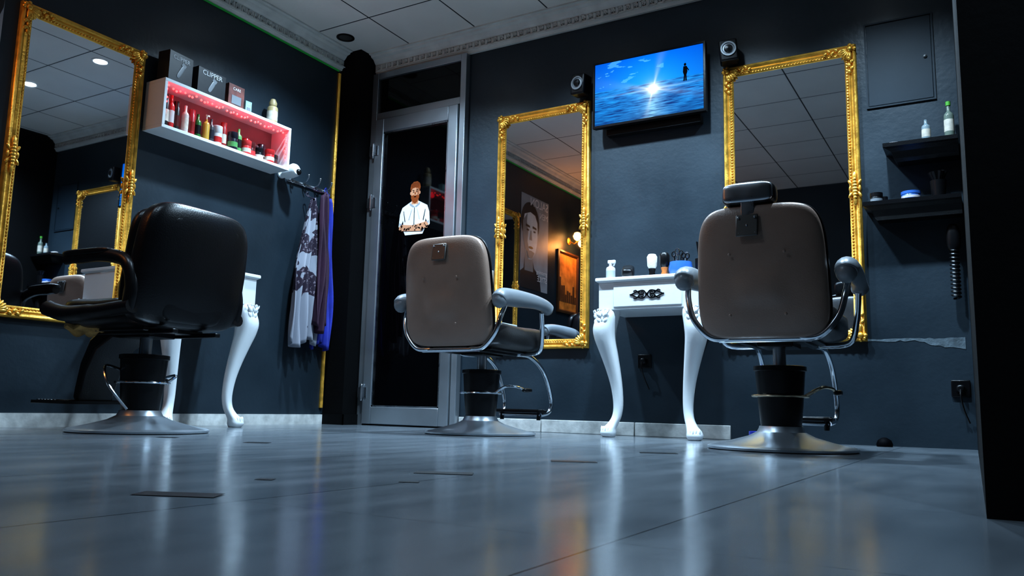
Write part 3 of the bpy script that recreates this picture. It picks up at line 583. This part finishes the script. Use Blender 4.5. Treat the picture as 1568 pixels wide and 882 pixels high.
# ------------------------------------------------------------ barber chairs
def chair(loc,rz,bz=(.44,.96),bw=.47,headrest=False,name='barber_chair',black_style=False,back_y=-.33):
    r=empty(name,loc,rz)
    up=vinylb if black_style else taupe
    bm=BM(); lathe(bm,[(.285,0),(.292,.004),(.292,.012),(.280,.018),(.262,.020),(.20,.034),(.13,.054),(.095,.072),(.088,.085),(.085,.095)],(0,0,0),64); mk('round_base',bm,basem,r,ang=30)
    bm=BM(); lathe(bm,[(.078,.088),(.080,.10),(.088,.18),(.098,.315),(.104,.318),(.104,.335),(.09,.338),(.045,.338)],(0,0,0),40); mk('column_sleeve',bm,black,r)
    bm=BM(); cyl(bm,(0,0,.33),(0,0,.445),.026,seg=24); mk('hydraulic_piston',bm,steel,r)
    bm=BM(); tube(bm,catmull([(.11*math.cos(a),.11*math.sin(a),.215) for a in [k*2*math.pi/12 for k in range(12)]],2,True),.005,8,True)
    tube(bm,catmull([(.10,-.03,.215),(.16,-.02,.25),(.19,.05,.25),(.20,.12,.235)],6),.007,8)
    mk('pump_lever',bm,chrome if not headrest else mat('brass_lever',(.55,.47,.34),.25,1.,noise=.1),r)
    bm=BM(); sup(bm,(.205,.13,.235),(.035,.08,.022),.6,.7,'z'); mk('lever_pedal',bm,black,r)
    bm=BM(); bx(bm,-.16,.16,-.17,.20,.430,.452); bx(bm,-.07,.07,-.1,.1,.41,.432); bx(bm,-.13,-.10,-.31,.20,.418,.438); bx(bm,.10,.13,-.31,.20,.418,.438); mk('seat_plate',bm,black,r,bevel=.004)
    def sf(c): 
        c=c.copy(); c.z+= .02*(c.y/.27)**2 if c.z>0 else 0; return c
    bm=BM(); sup(bm,(0,.03,.505),(.50,.52,.13),.45,.35,'z',U=48,fn=sf); mk('seat_cushion',bm,vinylb if black_style else mat('seat_vinyl',(.03,.028,.028),.35,noise=.2,bump=.1,bscale=180),r,ang=180)
    z0,z1=bz; hc=(z0+z1)/2; hh_=z1-z0
    def bf(c):
        c=c.copy(); t_=c.z/(hh_/2); c.x*=1-.055*max(0,t_)**2-.03*t_ ; c.y-=.018*math.cos(min(1,abs(c.x)/(bw/2))*1.57)+.012*math.cos(t_*1.5)
        if c.y<-dth*.25 and not black_style: c.y-=.010*math.exp(-((c.x/.085)**4)-(((t_+.28)/.22)**4))
        c.y+=-.035*t_; return c
    dth=.085 if not black_style else .13
    bm=BM(); sup(bm,(0,back_y,hc),(bw,dth,hh_),.55,.36,'y',U=96,V=64,fn=bf); mk('back_shell',bm,up,r,ang=180)
    bm=BM(); sup(bm,(0,back_y+dth*.55,hc+.01),(bw-.05,.07,hh_-.05),.5,.38,'y',U=60,V=16,fn=lambda c:Vector((c.x,c.y-.035*c.z/(hh_/2),c.z))); mk('back_cushion',bm,vinylb if black_style else MATS['seat_vinyl'],r,ang=180)
    if not black_style:
        P=[]
        for k in range(80):
            u=2*math.pi*k/80; c=Vector((spow(math.cos(u),.36)*bw*.5,0,spow(math.sin(u),.36)*hh_*.5)); t_=c.z/(hh_/2); c.x*=1-.055*max(0,t_)**2-.03*t_; c.y=.012-.035*t_; P.append((c.x,back_y+c.y,hc+c.z))
        bm=BM(); tube(bm,P,.007,8,True); mk('edge_trim',bm,black,r)
    if black_style:
        bm=BM(); sup(bm,(0,back_y-.055,hc-.02),(bw*.62,.05,hh_*.86),.4,.25,'y',U=60,V=12,fn=lambda c:Vector((c.x*(1+.12*c.z/(hh_/2)),c.y-.035*c.z/(hh_/2),c.z))); mk('rear_panel',bm,vinylb,r,ang=60)
    yb=back_y-dth/2-.052
    if not black_style:
        bm=BM(); box(bm,(-.03 if headrest else 0,yb-.004,z1-.085),(.082,.008,.085),(-7,0,0)); mk('bracket_plate',bm,mat('bracket_metal',(.10,.095,.09),.4,.6,noise=.2),r,bevel=.005)
        bm=BM()
        for (sx,sz) in [(-.03,.03),(.03,.03),(-.03,-.03),(.03,-.03),(0,0)]: sph(bm,((-.03 if headrest else 0)+sx,yb-.009,z1-.085+sz),(.0045,.003,.0045),None,8,5)
        mk('bracket_screws',bm,steel,r)
        bm=BM(); 
        for s in (-1,1): sph(bm,(s*.10,yb+.014,hc-.17),(.006,.003,.006),None,8,5); sph(bm,(s*.10,yb+.008,hc+.06),(.006,.003,.006),None,8,5)
        mk('back_buttons',bm,taupe,r)
    if headrest:
        bm=BM(); sup(bm,(-.03,back_y-.035,z1+.045),(.20,.10,.095),.5,.55,'y',U=40); mk('headrest_pad',bm,vinylb,r,ang=180)
        bm=BM(); sup(bm,(-.03,back_y-.078,z1+.045),(.185,.03,.075),.5,.4,'y'); mk('headrest_backing',bm,steel,r,ang=60)
        bm=BM(); bx(bm,-.055,-.005,back_y-.085,back_y-.07,z1-.10,z1+.03); mk('headrest_slider',bm,steel,r,bevel=.003)
    if black_style:
        for i,s in enumerate((-1,1)):
            bm=BM(); x=s*.285
            P=catmull([(x,-.22,.50),(x,-.235,.60),(x,-.19,.70),(x,-.05,.735),(x,.10,.735),(x,.19,.73)],6); tube(bm,P,[.026]*12+[.024]*14+[.020]*10,12,sx=1.2)
            P=catmull([(x,-.25,.515),(x,-.05,.50),(x,.15,.495),(x,.27,.52),(x,.29,.535)],6); tube(bm,P,[.03]*8+[.034]*12+[.02]*5,12,sx=1.1)
            sup(bm,(x,.05,.752),(.06,.30,.03),.6,.5,'z'); mk('armrest_%d'%(i+1),bm,black,r,ang=60)
        bm=BM(); R=[]
        for c_,wd_,th in [((0,.12,.44),.20,.05),((0,.22,.38),.20,.045),((0,.28,.28),.19,.04),((0,.31,.18),.18,.035),((0,.32,.13),.18,.03)]:
            R.append([(c_[0]+sx*wd_/2,c_[1]+q*th/2,c_[2]+q*th/2) for sx,q in ((-1,-1),(1,-1),(1,1),(-1,1))])
        rings(bm,R); mk('leg_panel',bm,vinylb,r,bevel=.008)
        bm=BM(); bx(bm,-.16,.16,.29,.52,.115,.130); 
        for k in range(9): bx(bm,-.15,.15,.31+k*.022,.32+k*.022,.130,.134)
        mk('foot_plate',bm,black,r,bevel=.004)
        bm=BM(); sup(bm,(-.12,.20,.452),(.22,.20,.05),.7,.8,'z',fn=lambda c:Vector((c.x,c.y,c.z+.012*math.sin(c.x*60)+.01*math.sin(c.y*70)))); mk('torn_foam',bm,mat('yellow_foam',(.45,.28,.10),.9,noise=.4,nscale=30,bump=.4),r)
        bm=BM(); tube(bm,catmull([(-.08,.05,.27),(-.17,.03,.28),(-.20,-.04,.20),(-.14,-.09,.10)],6),.006,8); mk('brake_lever',bm,chrome,r)
    else:
        for i,s in enumerate((-1,1)):
            x=s*.30
            bm=BM(); tube(bm,catmull([(s*.12,-.30,.428),(s*.20,-.31,.432),(s*.265,-.31,.50),(s*.29,-.30,.58),(x,-.27,.645)],6),.012,12)
            tube(bm,catmull([(s*.12,.18,.432),(s*.25,.17,.44),(s*.285,.14,.53),(x,.10,.64)],6),.012,12); mk('arm_frame_%d'%(i+1),bm,chrome,r)
            bm=BM(); P=catmull([(x,-.335,.655),(x,-.30,.676),(x,-.15,.686),(x,.02,.690),(x,.13,.682),(x,.17,.665)],6); n=len(P)
            tube(bm,P,[.026]+[.040+.006*math.sin(k/n*6.28) for k in range(1,n-1)]+[.024],16,sx=.95); sph(bm,(x,-.33,.658),(.038,.036,.040)); sph(bm,(x,.165,.665),(.032,.028,.030)); mk('armrest_%d'%(i+1),bm,greyp,r,ang=60)
        bm=BM(); cyl(bm,(-.17,-.30,.424),(.17,-.30,.424),.013,seg=14); mk('rear_crossbar',bm,chrome,r)
        bm=BM()
        for s in (-1,1): tube(bm,catmull([(s*.12,.15,.428),(s*.14,.28,.42),(s*.15,.42,.34),(s*.155,.50,.20),(s*.15,.49,.125),(s*.13,.42,.105)],7),.012,12)
        tube(bm,catmull([(-.13,.42,.105),(0,.415,.105),(.13,.42,.105)],4),.010,10); mk('footrest_tubes',bm,chrome,r)
        bm=BM(); bx(bm,-.15,.15,.37,.47,.117,.131)
        for k in range(5): bx(bm,-.14,.14,.38+k*.018,.388+k*.018,.131,.135)
        for s in (-1,1): cyl(bm,(s*.12,.42,.075),(s*.12,.42,.118),.012,seg=10)
        mk('foot_plate',bm,black,r,bevel=.003)
    return r
chair((1.62,-.72,0),0,(.44,.985),.50)
chair((3.21,-.95,0),2,(.425,.925),.475,True)
chair((.72,-2.09,0),94,(.45,.97),.58,black_style=True,back_y=-.23)
# ------------------------------------------------------------ world + camera
w=bpy.data.worlds.new('night'); SC.world=w; w.use_nodes=True; w.node_tree.nodes['Background'].inputs[0].default_value=(.02,.03,.05,1); w.node_tree.nodes['Background'].inputs[1].default_value=.2
cd=bpy.data.cameras.new('camera'); cd.sensor_width=36; cd.lens=1243/1568*36; cd.clip_start=.02
cam=bpy.data.objects.new('camera',cd); SC.collection.objects.link(cam)
yw,p,rl=rad(30.5),rad(8.285),rad(1.34)
F=Vector((-math.sin(yw)*math.cos(p),math.cos(yw)*math.cos(p),math.sin(p))); R0=Vector((math.cos(yw),math.sin(yw),0)); U0=R0.cross(F)
R_=math.cos(rl)*R0+math.sin(rl)*U0; U_=-math.sin(rl)*R0+math.cos(rl)*U0
M=Matrix((R_,U_,-F)).transposed().to_4x4(); M.translation=(3.95,-4.38,.15); cam.matrix_world=M
SC.camera=cam
